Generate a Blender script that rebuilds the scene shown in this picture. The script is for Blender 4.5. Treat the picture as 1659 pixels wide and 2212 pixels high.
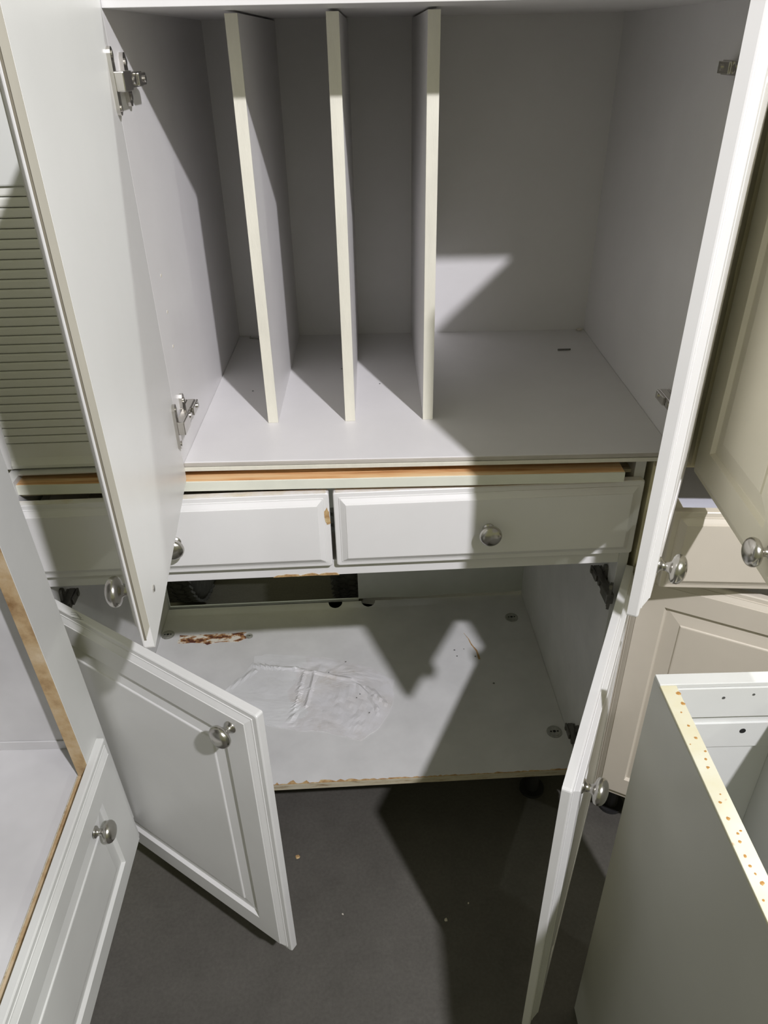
import bpy, bmesh, math, random
from mathutils import Matrix, Vector, noise as mnoise

for o in list(bpy.data.objects):
    bpy.data.objects.remove(o, do_unlink=True)
C = bpy.context.scene.collection
scn = bpy.context.scene
R = math.radians

# ---------------------------------------------------------------- camera
cam_d = bpy.data.cameras.new('camera')
cam_d.sensor_fit = 'HORIZONTAL'
cam_d.sensor_width = 36.0
cam_d.lens = 36.0 * 1615.45 / 1659.0
cam_d.clip_start = 0.01
cam = bpy.data.objects.new('camera', cam_d)
C.objects.link(cam)
yaw, pit, rol = R(0.2747), R(32.2138), R(-1.1049)
fw = Vector((math.sin(yaw)*math.cos(pit), math.cos(yaw)*math.cos(pit), -math.sin(pit)))
rt = Vector((math.cos(yaw), -math.sin(yaw), 0))
up = rt.cross(fw)
rt2 = rt*math.cos(rol) + up*math.sin(rol)
up2 = -rt*math.sin(rol) + up*math.cos(rol)
mw = Matrix(((rt2.x, up2.x, -fw.x, 0.5383), (rt2.y, up2.y, -fw.y, -0.9284), (rt2.z, up2.z, -fw.z, 1.3699), (0, 0, 0, 1)))
cam.matrix_world = mw
scn.camera = cam

# ---------------------------------------------------------------- world and lamps
wd = bpy.data.worlds.new('room_light')
scn.world = wd
wd.use_nodes = True
bg = wd.node_tree.nodes['Background']
bg.inputs['Color'].default_value = (1.0, 0.985, 0.58, 1)
bg.inputs['Strength'].default_value = 0.255

def lamp(name, loc, watts, radius, col):
    d = bpy.data.lights.new(name, 'POINT')
    d.energy = watts
    d.shadow_soft_size = radius
    d.color = col
    o = bpy.data.objects.new(name, d)
    o.location = loc
    C.objects.link(o)
    return o
lamp('ceiling_lamp', (1.407, -1.822, 2.73), 300, 0.035, (.955, .935, 1.0))
lamp('ceiling_lamp_rear', (1.55, 0.62, 2.9), 70, 0.06, (0.96, 1.0, 0.97))
lamp('ceiling_lamp_side', (2.85, -1.75, 2.8), 34, 0.06, (0.97, 1.0, 0.93))

scn.view_settings.view_transform = 'Standard'
scn.view_settings.look = 'None'
scn.view_settings.exposure = 0.0
scn.view_settings.gamma = 1.0
scn.view_settings.use_curve_mapping = False

# ---------------------------------------------------------------- materials
def new_mat(name):
    m = bpy.data.materials.new(name)
    m.use_nodes = True
    return m, m.node_tree.nodes, m.node_tree.links, m.node_tree.nodes['Principled BSDF']

def coords(N, L, scale=(1, 1, 1)):
    tc = N.new('ShaderNodeTexCoord')
    mp = N.new('ShaderNodeMapping')
    mp.inputs['Scale'].default_value = scale
    L.new(tc.outputs['Object'], mp.inputs['Vector'])
    return mp.outputs['Vector']

def ramp(N, L, src, stops):
    r = N.new('ShaderNodeValToRGB')
    e = r.color_ramp.elements
    while len(e) < len(stops):
        e.new(0.5)
    for k, (p, c) in enumerate(stops):
        e[k].position = p
        e[k].color = (c[0], c[1], c[2], 1)
    L.new(src, r.inputs['Fac'])
    return r.outputs['Color']

def noise(N, L, vec, scale, detail=3, rough=.5):
    n = N.new('ShaderNodeTexNoise')
    n.inputs['Scale'].default_value = scale
    n.inputs['Detail'].default_value = detail
    n.inputs['Roughness'].default_value = rough
    L.new(vec, n.inputs['Vector'])
    return n.outputs['Fac']

def bump(N, L, B, h, strength, dist):
    b = N.new('ShaderNodeBump')
    b.inputs['Strength'].default_value = strength
    b.inputs['Distance'].default_value = dist
    L.new(h, b.inputs['Height'])
    L.new(b.outputs['Normal'], B.inputs['Normal'])

def plain(name, col, rough, var=.06, nscale=9, bscale=None, bstr=.1, metal=0.0, stretch=(1, 1, 1)):
    m, N, L, B = new_mat(name)
    v = coords(N, L, stretch)
    f = noise(N, L, v, nscale, 4, .6)
    lo = [c*(1-var) for c in col]
    hi = [min(1, c*(1+var)) for c in col]
    L.new(ramp(N, L, f, [(.3, lo), (.7, hi)]), B.inputs['Base Color'])
    B.inputs['Roughness'].default_value = rough
    B.inputs['Metallic'].default_value = metal
    if bscale:
        bump(N, L, B, noise(N, L, v, bscale, 2, .5), bstr, .0008)
    return m

def mixed(name, ca, cb, cc, scale, rough, stops=(.35, .52, .66), stretch=(1, 1, 1), bstr=.3):
    m, N, L, B = new_mat(name)
    v = coords(N, L, stretch)
    f = noise(N, L, v, scale, 6, .65)
    L.new(ramp(N, L, f, [(stops[0], ca), (stops[1], cb), (stops[2], cc)]), B.inputs['Base Color'])
    B.inputs['Roughness'].default_value = rough
    bump(N, L, B, f, bstr, .001)
    return m

M = {}
M['white'] = plain('white_foil', (.775, .77, .755), .36, .025, 6)
M['melamine'] = plain('white_melamine', (.735, .722, .715), .42, .03, 7, 900, .10)
M['oven_shaded'] = plain('shaded_white_paint', (.61, .615, .59), .42, .05, 5)  # white lowered on the oven front; a shadow from out of view is in this colour
M['oven_shaded_in'] = plain('shaded_melamine', (.56, .555, .55), .5, .14, 4)  # oven interior tone also carries that cast shadow, painted in as grey
M['low_door'] = plain('falloff_shaded_white_foil', (.70, .70, .685), .36, .03, 6)  # same white foil, greyed to paint in the weaker light near the floor
M['grubby'] = plain('grubby_white_melamine', (.66, .66, .645), .46, .07, 11, 600, .10)
M['raw_strip'] = plain('bare_beige_edge', (.43, .41, .34), .6, .08, 25, stretch=(1, 1, .2))
M['seam_shade'] = plain('shadowed_seam', (.21, .19, .14), .8, .1, 30)
M['grey_edge'] = plain('grey_brown_edging', (.46, .43, .38), .5, .12, 40, stretch=(.3, 1, 1))
M['cream_edge'] = plain('cream_edging', (.72, .70, .595), .5, .05, 60, 500, .25, stretch=(1, 1, .25))
M['pale_edge'] = plain('pale_green_edging', (.76, .77, .66), .45, .04, 20)
M['cream'] = plain('aged_cream_foil', (.86, .82, .67), .36, .05, 4)
M['beige'] = plain('beige_foil', (.60, .55, .46), .36, .05, 4)
M['cream_frame'] = plain('cream_painted_frame', (.74, .68, .48), .5, .06, 12)
M['oldwhite'] = plain('old_white_paint', (.70, .71, .68), .4, .04, 5)
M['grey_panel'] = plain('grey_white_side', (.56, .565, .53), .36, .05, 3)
M['hardboard'] = plain('white_hardboard', (.55, .57, .53), .6, .05, 14)
M['slat'] = plain('painted_slat', (.80, .80, .74), .45, .03, 10)
M['nickel'] = plain('satin_nickel', (.50, .485, .45), .25, .05, 120, metal=1.0)
M['hinge'] = plain('plated_steel', (.66, .64, .60), .22, .06, 60, metal=1.0)
M['dark_hinge'] = plain('tarnished_steel', (.17, .165, .15), .4, .2, 80, metal=.8)
M['cap'] = plain('zinc_cap', (.42, .42, .39), .45, .2, 150, metal=.6)
M['dark'] = plain('dark_hole', (.01, .01, .01), .8, .1, 10)
M['black'] = plain('black_plastic', (.02, .02, .021), .5, .2, 20)
M['rubber'] = plain('black_rubber', (.085, .085, .085), .7, .3, 40, 200, .3)
M['nail'] = plain('dull_steel_nail', (.16, .16, .15), .5, .2, 200, metal=.6)
M['crumb'] = plain('pale_crumb', (.62, .58, .5), .8, .1, 300)
M['drawer_in'] = plain('pale_drawer_lining', (.62, .63, .70), .5, .03, 10)
M['film'] = plain('thin_white_film', (.72, .725, .72), .42, .035, 26, 60, .25)
M['chip'] = mixed('chipped_particle_board', (.34, .19, .08), (.50, .33, .15), (.64, .52, .30), 90, .9)
M['edge_board'] = mixed('worn_board_edge', (.24, .15, .07), (.52, .46, .32), (.62, .58, .46), 26, .8, (.28, .45, .7), (1, 6, 6))
M['raw'] = mixed('raw_stained_frame_edge', (.20, .10, .03), (.46, .325, .17), (.60, .49, .33), 15, .75, (.30, .48, .68))
M['peel'] = mixed('peeled_rusty_patch', (.10, .03, .015), (.42, .21, .07), (.74, .70, .60), 48, .85, (.44, .50, .56), (.6, 1.3, 1))
M['stained_top'] = mixed('stained_white_edge', (.55, .44, .27), (.72, .67, .55), (.80, .79, .76), 22, .6, (.25, .42, .6), bstr=.05)
M['film_dirty'] = mixed('dirty_wrinkled_film', (.55, .51, .45), (.66, .645, .63), (.72, .715, .72), 17, .5, (.25, .4, .6), bstr=.1)

def wood():
    m, N, L, B = new_mat('pine_board')
    v = coords(N, L, (1.2, 22, 22))
    f = noise(N, L, v, 5, 6, .6)
    L.new(ramp(N, L, f, [(.28, (.36, .15, .045)), (.45, (.68, .38, .17)), (.56, (.78, .53, .28)), (.72, (.84, .67, .43))]), B.inputs['Base Color'])
    B.inputs['Roughness'].default_value = .55
    return m
M['wood'] = wood()

def concrete():
    m, N, L, B = new_mat('concrete_floor')
    v = coords(N, L)
    a = noise(N, L, v, 2.3, 6, .62)
    b = noise(N, L, v, 160, 3, .6)
    c = noise(N, L, v, 14, 5, .7)
    ca = ramp(N, L, a, [(.3, (.082, .076, .065)), (.7, (.126, .119, .104))])
    cb = ramp(N, L, b, [(.3, (.80, .80, .80)), (.7, (1.0, 1.0, 1.0))])
    cc = ramp(N, L, c, [(.3, (.86, .86, .86)), (.6, (1, 1, 1))])
    x = N.new('ShaderNodeMixRGB'); x.blend_type = 'MULTIPLY'; x.inputs['Fac'].default_value = 1
    L.new(ca, x.inputs['Color1']); L.new(cb, x.inputs['Color2'])
    y = N.new('ShaderNodeMixRGB'); y.blend_type = 'MULTIPLY'; y.inputs['Fac'].default_value = 1
    L.new(x.outputs['Color'], y.inputs['Color1']); L.new(cc, y.inputs['Color2'])
    L.new(y.outputs['Color'], B.inputs['Base Color'])
    B.inputs['Roughness'].default_value = .62
    bump(N, L, B, b, .12, .001)
    return m
M['concrete'] = concrete()

def rust_paint():
    m, N, L, B = new_mat('yellowed_paint_with_rust_spots')
    v = coords(N, L)
    vo = N.new('ShaderNodeTexVoronoi')
    vo.inputs['Scale'].default_value = 70
    L.new(v, vo.inputs['Vector'])
    spots = ramp(N, L, vo.outputs['Distance'], [(.0, (1, 1, 1)), (.16, (.8, .8, .8)), (.26, (0, 0, 0))])
    sel = ramp(N, L, noise(N, L, v, 55, 1, .3), [(.60, (0, 0, 0)), (.66, (1, 1, 1))])
    mul = N.new('ShaderNodeMixRGB'); mul.blend_type = 'MULTIPLY'; mul.inputs['Fac'].default_value = 1
    L.new(spots, mul.inputs['Color1']); L.new(sel, mul.inputs['Color2'])
    basec = ramp(N, L, noise(N, L, v, 10, 5, .6), [(.3, (.70, .64, .40)), (.55, (.76, .74, .58)), (.75, (.80, .80, .70))])
    mx = N.new('ShaderNodeMixRGB')
    L.new(mul.outputs['Color'], mx.inputs['Fac'])
    L.new(basec, mx.inputs['Color1'])
    mx.inputs['Color2'].default_value = (.50, .24, .06, 1)
    L.new(mx.outputs['Color'], B.inputs['Base Color'])
    B.inputs['Roughness'].default_value = .5
    return m
M['rust_paint'] = rust_paint()
M['rust'] = mixed('rust_stain', (.38, .16, .03), (.52, .28, .08), (.62, .42, .17), 220, .8)

# ---------------------------------------------------------------- helpers
def link_mesh(name, bm, mat, parent=None, smooth=False):
    bmesh.ops.recalc_face_normals(bm, faces=bm.faces)
    me = bpy.data.meshes.new(name)
    bm.to_mesh(me)
    bm.free()
    if smooth:
        for p in me.polygons:
            p.use_smooth = True
    for k in (mat if isinstance(mat, (list, tuple)) else [mat]):
        me.materials.append(M[k])
    o = bpy.data.objects.new(name, me)
    C.objects.link(o)
    if parent:
        o.parent = parent
    return o

def box_bm(bm, x0, x1, y0, y1, z0, z1, bev=0.0):
    r = bmesh.ops.create_cube(bm, size=1, matrix=Matrix.Translation(((x0+x1)/2, (y0+y1)/2, (z0+z1)/2)) @ Matrix.Diagonal((abs(x1-x0), abs(y1-y0), abs(z1-z0), 1)))
    if bev:
        ed = list({e for v in r['verts'] for e in v.link_edges})
        bmesh.ops.bevel(bm, geom=ed, offset=bev, segments=2, affect='EDGES', profile=.5)

def box(name, parent, x0, x1, y0, y1, z0, z1, mat, bev=.0006):
    bm = bmesh.new()
    box_bm(bm, x0, x1, y0, y1, z0, z1, bev)
    return link_mesh(name, bm, mat, parent)

def thing(name, label, cat, loc=(0, 0, 0), rot=(0, 0, 0), group=None):
    o = bpy.data.objects.new(name, None)
    o.empty_display_size = .05
    C.objects.link(o)
    o.location = loc
    o.rotation_euler = rot
    o['label'] = label
    o['category'] = cat
    if group:
        o['group'] = group
    return o

def tag(o, label, cat, group=None):
    o['label'] = label
    o['category'] = cat
    if group:
        o['group'] = group
    return o

def rrect(w, h, ins, rad, n=4):
    """rounded rectangle outline of a w x h slab, inset by ins"""
    pts = []
    rad = max(rad, .0002)
    for cx, cz, a0 in ((w-ins-rad, h-ins-rad, 0), (ins+rad, h-ins-rad, 90), (ins+rad, ins+rad, 180), (w-ins-rad, ins+rad, 270)):
        for k in range(n):
            a = R(a0 + 90*k/(n-1))
            pts.append((cx + rad*math.cos(a), cz + rad*math.sin(a)))
    return pts

EDGE = [(0, 0), (0, .0095), (.0004, .0108), (.0016, .0118), (.0078, .0122), (.0082, .0133), (.0096, .0135), (.0150, .0168), (.0172, .0180), (.0176, .0189), (.0190, .0190)]
PANEL = [(.0560, .0190), (.0588, .0134), (.0602, .0132), (.0832, .0168), (.0846, .0186), (.0862, .0190)]

def front_mesh(w, h, s=1, panel=True, pin=0.0, pinx=0.0):
    """door or drawer front: back face on y=0, outer face to -y, x from 0 to s*w, z from 0 to h"""
    bm = bmesh.new()
    rings = []
    prof = EDGE + ([(a+pin, b) for a, b in PANEL] if panel else [])
    for ins, out in prof:
        rad = .0035 if ins < .003 else (.0015 if ins < .012 else .0003)
        dx = pinx if len(rings) >= len(EDGE) else 0
        rings.append([bm.verts.new((s*(x+dx), -out, z)) for x, z in rrect(w-2*dx, h, ins, rad)])
    n = len(rings[0])
    for a, b in zip(rings[:-1], rings[1:]):
        for k in range(n):
            bm.faces.new((a[k], a[(k+1) % n], b[(k+1) % n], b[k]))
    bm.faces.new(rings[0])
    bm.faces.new(rings[-1])
    return bm

def lathe_bm(prof, n=32):
    """profile (r, h): axis along -y"""
    bm = bmesh.new()
    rings = []
    for r, hh in prof:
        if r < 1e-6:
            rings.append([bm.verts.new((0, -hh, 0))])
        else:
            rings.append([bm.verts.new((r*math.cos(2*math.pi*k/n), -hh, r*math.sin(2*math.pi*k/n))) for k in range(n)])
    for a, b in zip(rings[:-1], rings[1:]):
        for k in range(n):
            k2 = (k+1) % n
            if len(a) == 1:
                bm.faces.new((a[0], b[k2], b[k]))
            elif len(b) == 1:
                bm.faces.new((a[k], a[k2], b[0]))
            else:
                bm.faces.new((a[k], a[k2], b[k2], b[k]))
    return bm

KNOB = [(0, 0), (.0088, 0), (.0090, .0010), (.0084, .0022), (.0060, .0034), (.0050, .0060), (.0050, .0095), (.0060, .0115), (.0066, .0122), (.0070, .0128),
        (.0120, .0140), (.0152, .0160), (.0165, .0190), (.0162, .0222), (.0145, .0252), (.0112, .0276), (.0066, .0291), (.0025, .0297), (0, .0298)]

def knob(parent, x, y, z, scale=1.0):
    o = link_mesh('knob', lathe_bm([(r*scale, h*scale) for r, h in KNOB]), 'nickel', parent, True)
    o.location = (x, y, z)
    return o

def hinged_front(name, parent, hx, hy, z0, w, h, s, ang, mat='white', panel=True, kx=None, kz=None, pin=0.0):
    o = link_mesh(name, front_mesh(w, h, s, panel, pin), mat, parent)
    o.location = (hx, hy, z0)
    o.rotation_euler = (0, 0, R(-s*ang))
    if kx is not None:
        ins = min(kx, w-kx, kz, h-kz)
        knob(o, s*kx, -.0185 if ins < .055 else -.0175, kz)
    return o

def blob(name, parent, pts, mat, loc=(0, 0, 0), thick=.0006, rot=(0, 0, 0), jitter=0.0, seed=1):
    """thin irregular flake: outline pts in local xy, raised to +z by thick"""
    rnd = random.Random(seed)
    out = []
    for k, (x, y) in enumerate(pts):
        x2, y2 = pts[(k+1) % len(pts)]
        for t in (0, .33, .66):
            out.append((x+(x2-x)*t + rnd.uniform(-jitter, jitter), y+(y2-y)*t + rnd.uniform(-jitter, jitter)))
    bm = bmesh.new()
    lo = [bm.verts.new((x, y, 0)) for x, y in out]
    hi = [bm.verts.new((x, y, thick)) for x, y in out]
    n = len(out)
    for k in range(n):
        bm.faces.new((lo[k], lo[(k+1) % n], hi[(k+1) % n], hi[k]))
    bm.faces.new(lo)
    bm.faces.new(hi)
    bmesh.ops.triangulate(bm, faces=[f for f in bm.faces if len(f.verts) > 4])
    o = link_mesh(name, bm, mat, parent)
    o.location = loc
    o.rotation_euler = rot
    return o

def disc_bm(bm, cx, cy, cz, r, h, n=24, axis='z'):
    m = Matrix.Translation((cx, cy, cz))
    if axis == 'x':
        m = m @ Matrix.Rotation(R(90), 4, 'Y')
    if axis == 'y':
        m = m @ Matrix.Rotation(R(90), 4, 'X')
    bmesh.ops.create_cone(bm, cap_ends=True, segments=n, radius1=r, radius2=r, depth=h, matrix=m)

def hinge(parent, x, y, z, s, ang, mat='hinge', fl=.056):
    """concealed hinge on a side wall: x wall face, s=+1 wall faces +x; door opens by ang"""
    h = bpy.data.objects.new('hinge', None)
    C.objects.link(h)
    h.parent = parent
    h.location = (x, y, z)
    bm = bmesh.new()      # plate screwed to the cabinet side, two wings above and below
    box_bm(bm, 0, s*.0035, .026, .060, -.008, .008, .0008)
    for sg in (-1, 1):
        vs = [(.028, sg*.006), (.044, sg*.006), (.042, sg*.022), (.039, sg*.026), (.033, sg*.026), (.030, sg*.022)]
        a = [bm.verts.new((0, yy, zz)) for yy, zz in vs]
        b = [bm.verts.new((s*.0045, yy, zz)) for yy, zz in vs]
        for k in range(6):
            bm.faces.new((a[k], a[(k+1) % 6], b[(k+1) % 6], b[k]))
        bm.faces.new(a); bm.faces.new(b)
        disc_bm(bm, s*.005, .036, sg*.017, .0036, .002, 14, 'x')
    link_mesh('mounting_plate', bm, mat, h)
    bm = bmesh.new()      # arm channel running out to the door
    box_bm(bm, s*.0035, s*.014, .006, .062, -.0075, .0075, .001)
    box_bm(bm, s*.014, s*.0175, .034, .064, -.0062, .0062, .0008)
    disc_bm(bm, s*.0150, .022, 0, .0042, .003, 16, 'x')
    disc_bm(bm, s*.0180, .055, 0, .0036, .003, 16, 'x')
    box_bm(bm, s*.0045, s*.0165, -.021, .010, -.0095, .0095, .0012)
    link_mesh('arm', bm, mat, h)
    bm = bmesh.new()      # flange screwed flat on the back of the door
    fh = fl/2
    for k in range(1):
        pts = []
        for cz, a0 in ((fh-.006, 0), (-fh+.006, 180)):
            for q in range(7):
                a = R(a0 + 180*q/6)
                pts.append((.0085*math.cos(a), cz + .006*math.sin(a)))
        lo = [bm.verts.new((px, 0, pz)) for px, pz in pts]
        hi = [bm.verts.new((px, .0042, pz)) for px, pz in pts]
        n = len(pts)
        for q in range(n):
            bm.faces.new((lo[q], lo[(q+1) % n], hi[(q+1) % n], hi[q]))
        bm.faces.new(lo); bm.faces.new(hi)
    for sg in (-1, 1):
        disc_bm(bm, 0, .0046, sg*(fh-.007), .0035, .0016, 14, 'y')
    f = link_mesh('door_flange', bm, mat, h)
    t = R(ang)
    al = .0125
    f.location = (s*.0003 + s*al*math.cos(t), -.002 - al*math.sin(t) + .0002, 0)
    f.rotation_euler = (0, 0, -s*t)
    return h

# ---------------------------------------------------------------- floor
fl = box('floor', None, -4, 5, -4.5, 5, -.05, 0, 'concrete', 0)
fl['kind'] = 'structure'
fl['label'] = 'dark grey concrete floor under the cabinets'

# ---------------------------------------------------------------- upper cabinet (open hutch with three dividers)
uL, uR, uB = .2631, .9534, .5322
zs, zt = .8735, 1.4029
T = .0158
U = thing('upper_cabinet', 'white upper cabinet with both doors open and three upright dividers inside', 'cabinet', ((uL+uR)/2, .26, .861))
def ux(x): return x - (uL+uR)/2
def uy(y): return y - .26
def uz(z): return z - .861
def ubox(name, x0, x1, y0, y1, z0, z1, mat, bev=.0006):
    return box(name, U, ux(x0), ux(x1), uy(y0), uy(y1), uz(z0), uz(z1), mat, bev)
ubox('side_panel', uL-T, uL, 0, uB+.004, .8600, 1.4190, 'melamine')
ubox('side_panel', uR, uR+T, 0, uB+.004, .8600, 1.4190, 'melamine')
ubox('back_panel', uL, uR, uB, uB+.004, .8615, 1.4180, 'melamine', 0)
ubox('top_panel', uL, uR, .0, uB, zt, 1.4190, 'melamine')
ubox('bottom_panel', uL, uR, .001, uB, .8665, zs, 'melamine', .0015)
ubox('front_edging', uL, uR, -.0006, .0016, .8672, zs-.0008, 'grey_edge', .0006)
ubox('face_rail', uL, uR, -.0015, .020, .8605, .8664, 'cream_edge', .0004)
for x in (.3676, .4864, .6060):
    dv = ubox('divider', x+.0004, x+.0150, .1262, uB-.0005, zs+.0002, zt-.0025, 'melamine', .0004)
    box('front_edging', dv, ux(x), ux(x+.0154), uy(.1245), uy(.1263), uz(zs+.0002), uz(zt-.0028), 'cream_edge', .0003)
dw = .354
dl = hinged_front('door', U, ux(uL+.0005), uy(-.002), uz(.849), dw, .573, 1, 83.3, 'white', True, .309, .043)
dl['label'] = 'open left door with its smooth inner side showing'
bm = bmesh.new()
pts = [(-.0002, .030), (-.0062, .014), (-.0062, .571), (-.0002, .571)]
a = [bm.verts.new((dw-.001, y, z)) for y, z in pts]; b = [bm.verts.new((dw+.0012, y, z)) for y, z in pts]
for k in range(4):
    bm.faces.new((a[k], a[(k+1) % 4], b[(k+1) % 4], b[k]))
bm.faces.new(a); bm.faces.new(b)
link_mesh('edge_strip', bm, 'raw_strip', dl)
box('edge_shade_strip', dl, dw-.001, dw+.0002, -.0086, -.0062, .012, .571, 'seam_shade', .0001)  # dark strip paints the shade of the gap beside the beige edge
bm = bmesh.new(); disc_bm(bm, .309, .0006, .043, .0036, .0014, 16, 'y'); link_mesh('screw_head', bm, 'hinge', dl)
dr = hinged_front('door', U, ux(uR-.0005), uy(-.002), uz(.849), dw, .573, -1, 63.7, 'white', True, .309, .043)
dr['label'] = 'open right door seen almost edge on'
for zz in (1.338, .936):
    hinge(U, ux(uL), uy(0), uz(zz), 1, 83.3, 'hinge', .064)
    hinge(U, ux(uR), uy(0), uz(zz), -1, 63.7, 'hinge', .056)
for px, pz in ((.0, 1.12), (.0, 1.073), (.0, 1.026)):      # shelf pin holes in the left side
    bm = bmesh.new(); disc_bm(bm, ux(uL+.0002), uy(.048), uz(pz), .0022, .0008, 12, 'x'); link_mesh('pin_hole', bm, 'crumb', U)

# ---------------------------------------------------------------- base cabinet
W = .914
H = W/2
Bc = thing('base_cabinet', 'wide white base cabinet with two drawers above two open doors', 'cabinet', (.0096+H, 0, 0), (0, 0, R(2.0764)))
zbf = .184
BD = .5404
box('side_panel', Bc, -H, -H+T, 0, BD+.004, .120, .857, 'grubby')
box('side_panel', Bc, H-T, H, 0, BD+.004, .120, .857, 'grubby')
# bottom panel with two notches cut in its back edge
def bottom_panel():
    bm = bmesh.new()
    y1 = BD-.003
    pts = [(-H+T+.0004, .0014), (H-T-.0004, .0014), (H-T-.0004, y1)]
    for cx in (.521-.0096-H, .439-.0096-H):
        r = .0175
        for k in range(9):
            a = R(180*k/8)
            pts.append((cx + r*math.cos(a), y1 - (.0235*math.sin(a) if 0 < k < 8 else 0)))
    pts.append((-H+T+.0004, y1))
    lo = [bm.verts.new((x, y, zbf-.016)) for x, y in pts]
    hi = [bm.verts.new((x, y, zbf)) for x, y in pts]
    n = len(pts)
    side = []
    for k in range(n):
        f = bm.faces.new((lo[k], lo[(k+1) % n], hi[(k+1) % n], hi[k]))
        if 3 <= k <= n-3:
            f.material_index = 1
    f1 = bm.faces.new(lo); f2 = bm.faces.new(hi)
    bmesh.ops.triangulate(bm, faces=[f1, f2])
    return link_mesh('bottom_panel', bm, ['grubby', 'edge_board'], Bc)
bp = bottom_panel()
box('front_edging', bp, -H+T+.0004, H-T-.0004, 0, .0014, zbf-.0158, zbf-.001, 'edge_board', .0003)
rnd = random.Random(4)
pts = [(-H+T+.002, 0)]
x = -H+T+.002
pts2 = []
while x < H-T-.004:
    k = .0062 if x < .02 else .003
    if x < -.06: k = .0085
    pts2.append((x, .0004 + rnd.random()**1.4*k))
    x += rnd.uniform(.003, .009)
bm = bmesh.new()
ch = [(-H+T+.002, .0006), *pts2, (H-T-.002, .0006)]
cols = [[bm.verts.new(p) for p in ((x, .0001, zbf-.0008), (x, .0001, zbf+.0004), (x, y, zbf+.0004), (x, y, zbf-.0008))] for x, y in ch]
for a, b in zip(cols[:-1], cols[1:]):
    for k in range(4):
        bm.faces.new((a[k], a[(k+1) % 4], b[(k+1) % 4], b[k]))
bm.faces.new(cols[0]); bm.faces.new(cols[-1])
link_mesh('chipped_front', bm, 'chip', bp)
# thin back panel, hole cut out of its left part
def back_panel():
    bm = bmesh.new()
    def pane(x0, x1, z0, z1):
        box_bm(bm, x0, x1, BD+.0005, BD+.0042, z0, z1, 0)
    xh0, xh1 = -H+T+.004, .497-.0096-H
    pane(-H+T, xh0, .135, .80)
    pane(xh0, xh1, .135, zbf+.0052)
    pane(xh0, xh1, .46, .80)
    # loose right part with a slightly wavy lower edge
    n = 24
    xs = [xh1 + (H-T-xh1)*k/n for k in range(n+1)]
    for k in range(n):
        za = zbf + .0045 + .0016*math.sin(k*.55) + .004*max(0, (k-10)/n)
        zb = zbf + .0045 + .0016*math.sin((k+1)*.55) + .004*max(0, (k-9)/n)
        v = [bm.verts.new(p) for p in ((xs[k], BD+.0005, za), (xs[k+1], BD+.0005, zb), (xs[k+1], BD+.0005, .80), (xs[k], BD+.0005, .80),
                                       (xs[k], BD+.0042, za), (xs[k+1], BD+.0042, zb), (xs[k+1], BD+.0042, .80), (xs[k], BD+.0042, .80))]
        for f in ((0, 1, 2, 3), (4, 5, 6, 7), (0, 1, 5, 4), (2, 3, 7, 6)):
            bm.faces.new([v[i] for i in f])
    return link_mesh('back_panel', bm, 'hardboard', Bc)
back_panel()
zdt, zdb = .8264, .6978
box('drawer_rail', Bc, -H+T, H-T, 0, .075, .6725, .7005, 'white', .0008)
box('upper_rail', Bc, -H+T, H-T, .012, .090, .8272, .8325, 'edge_board', .0005)
box('top_panel', Bc, -H+T, H-T, .02, BD, .8562, .8590, 'grubby', .0004)
for k, (cx, sgn) in enumerate(((-H/2-.0005, -1), (H/2+.0005, 1))):
    wd_ = H-.005
    d = link_mesh('drawer', front_mesh(wd_, zdt-zdb, 1, False), 'white', Bc)
    d.location = (cx-wd_/2, -.0003, zdb)
    knob(d, wd_/2, -.0190, (zdt-zdb)/2-.003)
    # stained upper edge of the drawer front
    box('worn_top_edge', d, .004, wd_-.004, -.0112, -.0002, zdt-zdb-.0004, zdt-zdb+.0005, 'stained_top', .0002)
    bm = bmesh.new()
    box_bm(bm, .02, .032, 0, .44, .012, .10); box_bm(bm, wd_-.032, wd_-.02, 0, .44, .012, .10); box_bm(bm, .032, wd_-.032, .428, .44, .012, .10); box_bm(bm, .032, wd_-.032, 0, .012, .012, .10); box_bm(bm, .032, wd_-.032, .012, .428, .012, .018)
    link_mesh('drawer_box', bm, 'melamine', d)
    if k == 0:
        blob('chipped_patch', d, [(0, .010), (.005, .017), (.0075, .009), (.0085, -.010), (.004, -.012), (.001, -.006)], 'chip', (wd_-.0082, -.0119, .088), .0007, (R(90), 0, 0), .0006, 7)
# chips on the lower lip of the rail
for cx, wdt in ((-.075, .022), (-.040, .016), (-.012, .018)):
    blob('chipped_patch', Bc, [(-wdt, 0), (wdt, 0), (wdt*.8, .003), (wdt*.2, .0045), (-wdt*.6, .003)], 'chip', (cx, -.0002, .6728), .0006, (R(90), 0, 0), .0007, int(wdt*1e4))
# pull-out board under the upper cabinet
cb = box('pull_out_board', Bc, -.4345, .4335, -.1580, .22, .0000, .0150, 'wood', .0006)
cb['label'] = 'pull-out pine board with a pale front strip'
cb.location = (.4565-.0096-H, .15, .8336)
cb.rotation_euler = (0, 0, R(-2.0764))
box('front_strip', cb, -.4345, .4335, -.1605, -.1582, -.0003, .0150, 'pale_edge', .0005)
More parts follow.
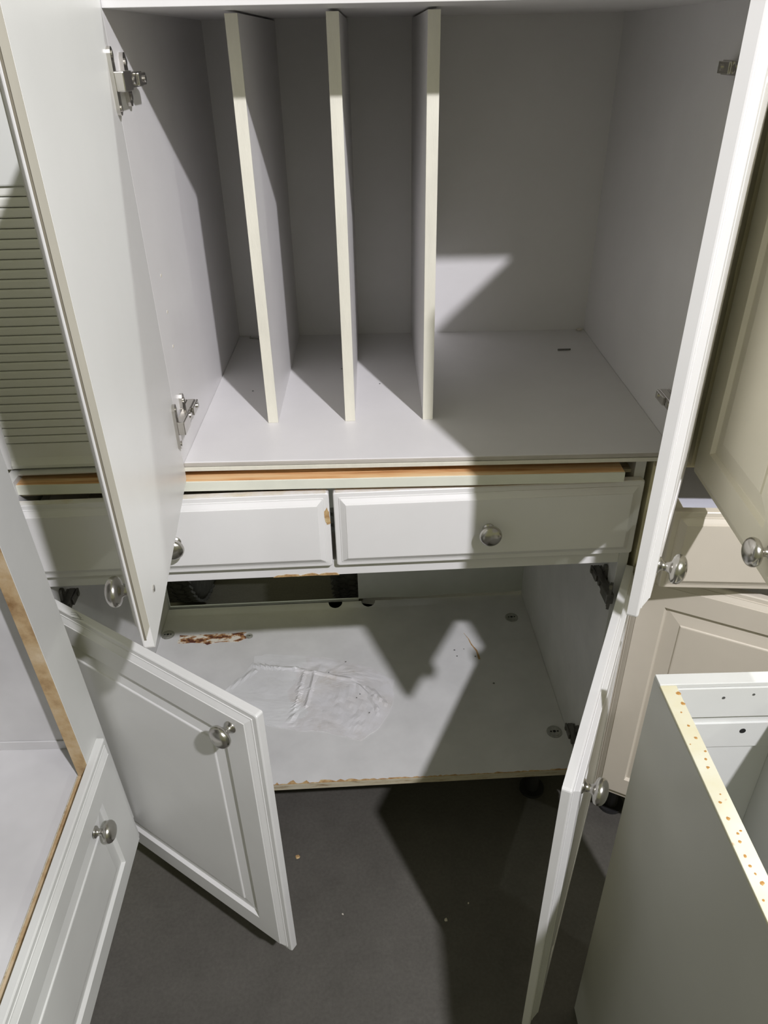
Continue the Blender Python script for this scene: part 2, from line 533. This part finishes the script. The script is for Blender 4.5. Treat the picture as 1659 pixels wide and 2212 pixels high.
# lower doors
lw, lh = .4529, .542
LL = hinged_front('door', Bc, -H+.002, -.002, .128, lw, lh, 1, 36.34, 'low_door', True, .411, .506)
LL['label'] = 'half open left door showing its raised panel front'
for pl in ([(.088, -.0065), (.097, -.0035), (.113, -.0070)], [(.092, -.0095), (.103, -.0060), (.116, -.0095)], [(.100, -.0125), (.112, -.0100), (.119, -.0080)]):
    for (xa, ya), (xb, yb) in zip(pl[:-1], pl[1:]):
        d = Vector((xb-xa, yb-ya)).normalized(); nn = Vector((-d.y, d.x))*.00025
        blob('pencil_mark', LL, [(xa+nn.x, ya+nn.y), (xb+nn.x, yb+nn.y), (xb-nn.x, yb-nn.y), (xa-nn.x, ya-nn.y)], 'nail', (0, 0, lh-.0002), .0003)
LR = hinged_front('door', Bc, H-.002, -.002, .128, lw, lh, -1, 63.04, 'low_door', True, .411, .506)
LR['label'] = 'open right door seen almost edge on'
for zz in (.615, .235):
    hinge(Bc, -H+T, 0, zz, 1, 36.3, 'dark_hinge', .05)
    hinge(Bc, H-T, 0, zz, -1, 63.0, 'dark_hinge', .05)
# caps, feet
def cap(x, y, r=.0155):
    bm = bmesh.new()
    disc_bm(bm, 0, 0, .0006, r, .0018, 32)
    disc_bm(bm, 0, 0, .0018, r*.72, .001, 28)
    c = link_mesh('leg_cap', bm, 'cap', Bc)
    c.location = (x-.0096-H, y, zbf)
    bm = bmesh.new()
    disc_bm(bm, 0, 0, .0023, r*.2, .0006, 12); disc_bm(bm, r*.45, 0, .0023, r*.12, .0006, 10); disc_bm(bm, -r*.45, 0, .0023, r*.12, .0006, 10)
    link_mesh('screw_holes', bm, 'dark', c)
cap(.042, .442); cap(.865, .448); cap(.882, .092); cap(.236, .424, .0085)
for x in (-H+.07, H-.07):
    for y in (.10, BD-.07):
        bm = bmesh.new()
        disc_bm(bm, x, y, .004, .026, .008, 24); disc_bm(bm, x, y, .07, .014, .13, 20); disc_bm(bm, x, y, .150, .032, .034, 24)
        link_mesh('leg', bm, 'black', Bc)
pp = blob('peeled_patch', Bc, [(-.080, -.012), (-.078, .014), (-.03, .016), (.03, .015), (.078, .020), (.070, .008), (.082, .0), (.060, -.014), (.02, -.014), (-.01, -.020), (-.035, -.012)], 'peel', (.150-.0096-H, .422, zbf-.0001), .0007, (0, 0, R(-1)), .0018, 3)
pp['label'] = 'brown patch where the white surface peeled off'
# cracks and crumbs lying in the cabinet
for k, pl in enumerate(([(.742, .392), (.750, .372), (.754, .352), (.763, .330), (.765, .302)],)):
    for j in range(len(pl)-1):
        (xa, ya), (xb, yb) = pl[j], pl[j+1]
        d = Vector((xb-xa, yb-ya)).normalized(); nrm = Vector((-d.y, d.x))*(.0005 + .0005*j)
        blob('crack', Bc, [(xa+nrm.x, ya+nrm.y), (xb+nrm.x*1.3, yb+nrm.y*1.3), (xb-nrm.x*1.3, yb-nrm.y*1.3), (xa-nrm.x, ya-nrm.y)], 'chip', (-.0096-H, .008, zbf-.0001), .0004, (0, 0, 0), .0003, j)

# wrinkled film stuck on the cabinet floor
def film():
    out = [(.243, .344), (.262, .352), (.295, .349), (.345, .345), (.40, .338), (.455, .322), (.51, .298), (.558, .261), (.556, .21), (.546, .168), (.525, .13), (.488, .096),
           (.45, .108), (.413, .122), (.375, .124), (.346, .13), (.30, .14), (.25, .16), (.20, .19), (.185, .225), (.195, .244), (.224, .292), (.238, .312)]
    pts = []
    for k, (x, y) in enumerate(out):
        x2, y2 = out[(k+1) % len(out)]
        for t in (0, .25, .5, .75):
            pts.append((x+(x2-x)*t, y+(y2-y)*t))
    cx, cy = .38, .235
    creases = [((.243, .315), (.34, .300)), ((.34, .300), (.467, .262)), ((.467, .262), (.512, .205)), ((.512, .205), (.525, .165)), ((.36, .288), (.345, .14)), ((.385, .285), (.372, .19)), ((.195, .244), (.25, .30)), ((.50, .24), (.54, .19))]
    def seg(p, a, b):
        ab = Vector(b)-Vector(a); t = max(0, min(1, (Vector(p)-Vector(a)).dot(ab)/ab.length_squared))
        return (Vector(p)-Vector(a)-ab*t).length
    def hgt(x, y, k):
        e = min(1, (1-k)*5)
        h = .0012 + e*.0035*abs(mnoise.noise(Vector((x*14, y*14, 3))))
        right = max(0, min(1, (x-.33)*12))
        h += e*right*.0028*abs(mnoise.noise(Vector((x*42, y*42, 7))))
        h += .0006*abs(mnoise.noise(Vector((x*90, y*90, 1))))
        for a, b in creases:
            d = seg((x, y), a, b)
            h += .0046*max(0, 1-d/.006)*min(1, e+.3)
        return h
    bm = bmesh.new()
    NR = 26
    rings = []
    for q in range(NR+1):
        k = q/NR
        if q == 0:
            rings.append([bm.verts.new((cx, cy, zbf+hgt(cx, cy, 0)))])
            continue
        ring = []
        for x, y in pts:
            jit = 1 + (.025*mnoise.noise(Vector((x*60, y*60, 0))) if q == NR else 0)
            px, py = cx+(x-cx)*k*jit, cy+(y-cy)*k*jit
            ring.append(bm.verts.new((px, py, zbf + hgt(px, py, k))))
        rings.append(ring)
    edge = [bm.verts.new((v.co.x, v.co.y, zbf+.0001)) for v in rings[-1]]
    rings.append(edge)
    n = len(pts)
    for a, b in zip(rings[:-1], rings[1:]):
        for k in range(n):
            if len(a) == 1:
                bm.faces.new((a[0], b[k], b[(k+1) % n]))
            else:
                bm.faces.new((a[k], a[(k+1) % n], b[(k+1) % n], b[k]))
    for f in bm.faces:
        c = f.calc_center_median()
        f.material_index = 1 if c.x > .345 + .04*mnoise.noise(Vector((c.x*20, c.y*20, 5))) else 0
    o = link_mesh('plastic_film', bm, ['film', 'film_dirty'], None)
    tag(o, 'thin wrinkled white film lying on the floor of the base cabinet', 'film')
    return o
film()

# ---------------------------------------------------------------- tambour cabinet left of the open door
TC = thing('tambour_cabinet', 'narrow white cabinet with a closed roll-up slatted shutter, left of the open door', 'cabinet', (.1210, .02, .8595), (0, 0, R(1.6)))
tw = .118
box('side_panel', TC, -tw, -tw+.012, 0, .44, 0, .56, 'white')
box('side_panel', TC, tw-.012, tw, 0, .44, 0, .56, 'white')
box('back_panel', TC, -tw+.012, tw-.012, .43, .44, 0, .56, 'melamine')
box('top_panel', TC, -tw+.012, tw-.012, 0, .43, .545, .56, 'white')
box('header', TC, -tw+.012, tw-.012, -.004, .012, .374, .545, 'oldwhite', .002)
pitch = .01193
zb0 = .0405
bm = bmesh.new()
xa, xb = -tw+.0122, tw-.0122
pr = [(.0125, 0), (.002, 0), (-.0035, .003), (-.0045, .008), (-.001, .014), (.0002, .018), (.0002, zb0-.0008), (.0125, zb0-.0008)]
a = [bm.verts.new((xa, y, z)) for y, z in pr]; b = [bm.verts.new((xb, y, z)) for y, z in pr]
for k in range(len(pr)):
    bm.faces.new((a[k], a[(k+1) % len(pr)], b[(k+1) % len(pr)], b[k]))
bm.faces.new(a); bm.faces.new(b)
link_mesh('bottom_slat', bm, 'slat', TC)
bm = bmesh.new()
hz = pitch-.0011
pr = [(.010, 0), (.0016, 0), (.0004, .0010), (0, .0024), (0, hz-.0024), (.0004, hz-.001), (.0016, hz), (.010, hz)]
a = [bm.verts.new((xa, y, z)) for y, z in pr]; b = [bm.verts.new((xb, y, z)) for y, z in pr]
for k in range(len(pr)):
    bm.faces.new((a[k], a[(k+1) % len(pr)], b[(k+1) % len(pr)], b[k]))
bm.faces.new(a); bm.faces.new(b)
s0 = link_mesh('slat', bm, 'slat', TC)
s0.location = (0, 0, zb0)
for k in range(1, 28):
    s = s0.copy(); C.objects.link(s); s.parent = TC; s.location = (0, 0, zb0+k*pitch)
box('shutter_backing', TC, -tw+.013, tw-.013, .0102, .0124, zb0, zb0+28*pitch, 'dark', 0)

# ---------------------------------------------------------------- oven cabinet at the left edge
OC = thing('oven_cabinet', 'tall cabinet at the left edge with raw wood-edged oven opening above a drawer', 'cabinet', (.097, -.090, 0), (R(3.3), 0, 0))
def obox(name, x0, x1, y0, y1, z0, z1, mat, par=None, bev=.0006):
    return box(name, par or OC, x0, x1, y0, y1, z0, z1, mat, bev)
obox('far_stile', -.019, 0, -.070, 0, .235, 1.60, ('oven_shaded'))
obox('near_stile', -.019, 0, -.76, -.69, .205, 1.60, 'oven_shaded')
obox('raw_edge', -.0186, -.0006, -.0716, -.0698, .4540, 1.5999, 'raw', None, .0003)
obox('bottom_rail', -.019, 0, -.690, -.070, .42, .4530, 'oven_shaded')
obox('raw_edge', -.0186, -.0006, -.6899, -.0716, .4528, .4545, 'raw', None, .0003)
obox('plinth', -.55, -.10, -.74, -.03, .046, .205, 'oven_shaded')
obox('side_panel', -.60, -.019, -.016, 0, .235, 1.60, 'oven_shaded_in')
obox('side_panel', -.60, -.019, -.76, -.744, .205, 1.60, 'oven_shaded_in')
obox('back_panel', -.608, -.60, -.76, 0, .205, 1.60, 'oven_shaded_in')
obox('oven_shelf', -.60, -.0195, -.744, -.0162, .433, .4495, 'oven_shaded_in')
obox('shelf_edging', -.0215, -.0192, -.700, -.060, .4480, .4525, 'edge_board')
obox('cleat', -.60, -.0195, -.0185, -.0162, .4496, .468, 'oven_shaded_in')
obox('top_panel', -.60, -.019, -.744, -.016, 1.584, 1.60, 'oven_shaded_in')
obox('base_panel', -.60, -.0195, -.744, -.040, .205, .221, 'oven_shaded_in')
dd = link_mesh('drawer', front_mesh(.69, .265, 1, True, -.004, .026), 'oven_shaded', OC)
dd.location = (.0002, -.022-.69, .2155)
dd.rotation_euler = (0, 0, R(90))
knob(dd, .69-.120, -.0190, .205)
knob(dd, .120, -.0190, .205)

# ---------------------------------------------------------------- cabinet without a top, front right
FB = thing('open_top_cabinet', 'grey-white cabinet without a top, its yellowed rim dotted with rust', 'cabinet', (.8425, -.3180, 0), (0, 0, R(.3)))
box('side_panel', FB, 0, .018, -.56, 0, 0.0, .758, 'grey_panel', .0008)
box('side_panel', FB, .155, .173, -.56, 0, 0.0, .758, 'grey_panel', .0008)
box('back_panel', FB, .018, .155, -.012, 0, .03, .756, 'oldwhite', .0006)
box('bottom_panel', FB, .018, .155, -.56, -.012, .10, .116, 'oldwhite')
box('front_rail', FB, .018, .155, -.56, -.542, .72, .757, 'oldwhite')
box('side_rim', FB, .0002, .0185, -.56, -.0172, .758, .7612, 'rust_paint', .0008)
box('side_rim', FB, .1545, .1728, -.56, -.0172, .758, .7612, 'rust_paint', .0008)
box('rear_rim', FB, .0002, .1728, -.0170, -.0002, .7562, .7620, 'oldwhite', .0008)
box('nailing_rail', FB, .0185, .1545, -.0185, -.0121, .710, .7555, 'oldwhite', .0005)
box('lower_rail', FB, .0185, .1545, -.0150, -.0121, .655, .695, 'oldwhite', .0005)
for x, z, r in ((.112, .682, .0036), (.075, .741, .0018), (.108, .745, .0015), (.125, .752, .0018)):
    bm = bmesh.new(); disc_bm(bm, x, -.0186 if z > .70 else -.0151, z, r, .0008, 14, 'y'); link_mesh('screw_hole', bm, 'dark' if r > .003 else 'nail', FB)
SP = ((.0165, -.0295, 3), (.0160, -.0444, 2.6), (.0099, -.0566, 1.2), (.0106, -.075, 1.7), (.0123, -.091, 2.0), (.0037, -.099, .8), (.0155, -.1082, 1.5), (.0124, -.1178, 1.6), (.0104, -.1278, 2.0),
      (.0103, -.1587, 1.0), (.0066, -.1677, 1.7), (.0071, -.1845, 2.1), (.0131, -.1975, 1.3), (.0095, -.2002, 1.5), (.0078, -.208, 1.8), (.0066, -.2223, 1.9), (.0067, -.2314, 1.6), (.0083, -.2386, 1.2), (.0102, -.247, 2.2), (.0047, -.2618, 1.4))
rs = random.Random(9)
for k, (x, y, r) in enumerate(SP):
    n = 7
    ol = [(r*.00095*rs.uniform(.7, 1.2)*math.cos(2*math.pi*q/n), r*.00095*rs.uniform(.7, 1.2)*math.sin(2*math.pi*q/n)) for q in range(n)]
    blob('rust_spot', FB, ol, 'rust', (x, y, .7611), .0003)
blob('scuff', FB, [(-.0012, -.006), (.0012, -.004), (.0008, .006), (-.0014, .004)], 'nail', (-.00005, -.30, .345), .0003, (R(90), 0, R(-90)), .0006, 2)

# ---------------------------------------------------------------- neighbour on the right: wall cabinet with open cream door
NU = thing('wall_cabinet', 'cream cabinet on the right with its raised panel door swung open', 'cabinet', (1.23, .2, .861))
box('side_panel', NU, -.257, -.241, -.2, .3, 0, .56, 'cream_frame')
box('side_panel', NU, .241, .257, -.2, .3, 0, .56, 'cream_frame')
box('back_panel', NU, -.241, .241, .29, .3, 0, .56, 'melamine')
box('top_panel', NU, -.241, .241, -.2, .29, .544, .56, 'cream_frame')
box('bottom_panel', NU, -.241, .241, -.2, .29, 0, .016, 'cream_frame')
box('stile', NU, -.2575, -.205, -.2165, -.2004, 0, .56, 'cream_frame')
box('stile', NU, .205, .2575, -.2165, -.2004, 0, .56, 'cream_frame')
nd = hinged_front('door', NU, .9885-1.23, -.2185, .849-.861+.004, .288, .56, 1, 93.0, 'cream', True, .262, .046)
nd['label'] = 'wide open cream door with raised panel'

# ---------------------------------------------------------------- neighbour base cabinet on the right
NB = thing('drawer_base_cabinet', 'beige base cabinet on the right with its drawer pulled out and door ajar', 'cabinet', (.9335, .0165, 0), (0, 0, R(-4.0)))
box('side_panel', NB, 0, .016, 0, .52, .12, .857, 'cream_frame')
box('side_panel', NB, .56, .576, 0, .52, .12, .857, 'cream_frame')
box('back_panel', NB, .016, .56, .51, .52, .12, .857, 'melamine')
box('bottom_panel', NB, .016, .56, 0, .51, .168, .184, 'melamine')
box('top_rail', NB, .016, .56, -.001, .08, .842, .857, 'cream_frame')
box('front_edging', NB, .001, .575, -.0035, -.0012, .8450, .8565, 'edge_board', .0003)
box('mid_rail', NB, .016, .56, 0, .06, .6725, .6985, 'cream_frame')
pull = -.086
ndw = link_mesh('drawer', front_mesh(.562, .1286, 1, False), 'beige', NB)
ndw.location = (.008, pull, .6978)
knob(ndw, .281, -.0190, .062)
for x0, x1, y0, y1, z0, z1, mm, nm in ((.022, .034, 0, .46, .016, .098, 'beige', 'drawer_side'), (.528, .540, 0, .46, .016, .098, 'beige', 'drawer_side'), (.034, .528, .448, .46, .016, .098, 'drawer_in', 'drawer_back'),
                                       (.034, .528, 0, .448, .016, .022, 'drawer_in', 'drawer_bottom'), (.0125, .0215, .01, .45, .030, .052, 'black', 'drawer_runner')):
    box(nm, ndw, x0, x1, y0, y1, z0, z1, mm, .0005)
ndl = hinged_front('door', NB, .003, -.002, .150, .47, .522, 1, 24.0, 'beige', True, .430, .475)
for x in (.07, .5):
    for y in (.06, .46):
        bm = bmesh.new()
        disc_bm(bm, x, y, .004, .026, .008, 24); disc_bm(bm, x, y, .07, .014, .13, 20); disc_bm(bm, x, y, .145, .032, .046, 24)
        link_mesh('leg', bm, 'black', NB)

# ---------------------------------------------------------------- trolley seen through the hole in the back
TR = thing('wheeled_trolley', 'dark trolley on two black treaded tyres behind the base cabinet', 'trolley', (.205, .86, 0))
def tyre(px, wdt, rad):
    bm = bmesh.new()
    pr = [(-wdt*.42, rad*.56), (-wdt*.5, rad*.72), (-wdt*.5, rad*.90), (-wdt*.43, rad*.965), (-wdt*.3, rad*.985), (0, rad*.99), (wdt*.3, rad*.985), (wdt*.43, rad*.965), (wdt*.5, rad*.90), (wdt*.5, rad*.72), (wdt*.42, rad*.56)]
    n = 48
    rr = [[bm.verts.new((x, r*math.cos(2*math.pi*k/n), r*math.sin(2*math.pi*k/n))) for k in range(n)] for x, r in pr]
    for a, b in zip(rr[:-1], rr[1:]):
        for k in range(n):
            bm.faces.new((a[k], a[(k+1) % n], b[(k+1) % n], b[k]))
    for k in range(n):
        bm.faces.new((rr[0][k], rr[0][(k+1) % n], rr[-1][(k+1) % n], rr[-1][k]))
    t = link_mesh('tyre', bm, 'rubber', TR, True)
    t.location = (px, 0, rad)
    bm = bmesh.new()
    nb = 54
    for col, xo in enumerate((-.36, -.13, .13, .36)):
        for k in range(nb):
            a = 2*math.pi*(k + .5*(col % 2))/nb
            m = Matrix.Rotation(a, 4, 'X') @ Matrix.Translation((xo*wdt, 0, rad*.984)) @ Matrix.Rotation(R(24 if col % 2 else -24), 4, 'Z') @ Matrix.Diagonal((wdt*.19, 2*math.pi*rad/nb*.62, rad*.030, 1))
            bmesh.ops.create_cube(bm, size=1, matrix=m)
    tr = link_mesh('tread', bm, 'rubber', t)
    tr['kind'] = 'stuff'
    bm = bmesh.new()
    disc_bm(bm, 0, 0, 0, rad*.57, wdt*.55, 32, 'x'); disc_bm(bm, 0, 0, 0, rad*.16, wdt*.8, 20, 'x')
    link_mesh('wheel_rim', bm, 'cap', t)
tyre(-.218, .105, .235)
tyre(.240, .090, .235)
box('axle', TR, -.17, .20, -.02, .02, .215, .255, 'black', .004)
# ---------------------------------------------------------------- small loose things
def stick(name, label, cat, x, y, z, ln, r, ang, mat, head=True):
    bm = bmesh.new()
    bmesh.ops.create_cone(bm, cap_ends=True, segments=10, radius1=r, radius2=r, depth=ln, matrix=Matrix.Rotation(R(90), 4, 'Y'))
    if head:
        bmesh.ops.create_cone(bm, cap_ends=True, segments=12, radius1=r*1.9, radius2=r*1.9, depth=r*.9, matrix=Matrix.Translation((-ln/2, 0, r*.6)) @ Matrix.Rotation(R(90), 4, 'Y'))
    o = link_mesh(name, bm, mat, None)
    o.location = (x, y, z+r*1.02)
    o.rotation_euler = (0, 0, R(ang))
    tag(o, label, cat)
stick('nail', 'small dark nail lying near the right rear corner of the upper shelf', 'nail', .888, .414, zs, .024, .0016, 2, 'nail', False)
stick('screw', 'small grey screw lying behind the leftmost divider', 'screw', .296, .512, zs+.0008, .018, .0014, -12, 'cap', True)

def crumb(x, y, z, r, label, cat, mat, seed, group=None, flat=.5, name='crumb'):
    rnd = random.Random(seed)
    bm = bmesh.new()
    bmesh.ops.create_icosphere(bm, subdivisions=1, radius=r)
    for v in bm.verts:
        v.co *= rnd.uniform(.65, 1.25)
        v.co.z *= flat
    zmin = min(v.co.z for v in bm.verts)
    o = link_mesh(name, bm, mat, None)
    o.location = (x, y, z - zmin + .00005)
    tag(o, label, cat, group)
crumb(.941, .523, zs, .0065, 'pale crumb in the right rear corner of the upper shelf', 'debris', 'crumb', 3)
crumb(.358, -.034, 0, .0045, 'tan chip on the concrete beside the left lower door', 'debris', 'chip', 5, None, .3, 'wood_chip')
g = 'crumbs on the concrete floor'
crumb(.641, -.167, 0, .0036, 'larger white crumb in the shadow on the concrete floor', 'debris', 'crumb', 6, g)
crumb(.686, -.136, 0, .0022, 'thin pale crumb on the concrete nearest the right lower door', 'debris', 'crumb', 7, g)
crumb(.451, -.151, 0, .0020, 'tiny white crumb on the lit concrete floor', 'debris', 'crumb', 8, g)
g = 'dark specks on the upper shelf'
for k, (x, y, w_) in enumerate(((.327, .25, 'in the leftmost slot'), (.541, .271, 'between the middle and right dividers'), (.474, .342, 'beside the middle divider'))):
    crumb(x, y, zs, .0016, 'tiny dark speck on the upper shelf ' + w_, 'debris', 'nail', 20+k, g, .4, 'speck')
g = 'dark specks on the base cabinet floor'
for k, (x, y, r_, w_) in enumerate(((.700, .352, .0022, 'in the bright strip of light'), (.704, .332, .0020, 'just below another in the strip of light'), (.722, .355, .0016, 'right of the strip of light'),
                               (.775, .245, .0030, 'by itself in the dark right part'), (.745, .330, .0022, 'left of the thin crack'))):
    crumb(x, y, zbf, r_, 'tiny dark speck on the base cabinet floor ' + w_, 'debris', 'nail', 40+k, g, .35, 'speck')
g = 'dark specks on the white film'
rnd = random.Random(12)
for k, (x, y, w_) in enumerate(((.485, .218, 'near its centre'), (.478, .208, 'left of the one near its centre'), (.505, .165, 'near its front edge'), (.415, .285, 'near its upper crease'), (.452, .318, 'at its rear edge'))):
    crumb(x, y, zbf+.0042, .0015, 'tiny dark speck on the white film ' + w_, 'debris', 'nail', 60+k, g, .4, 'speck')
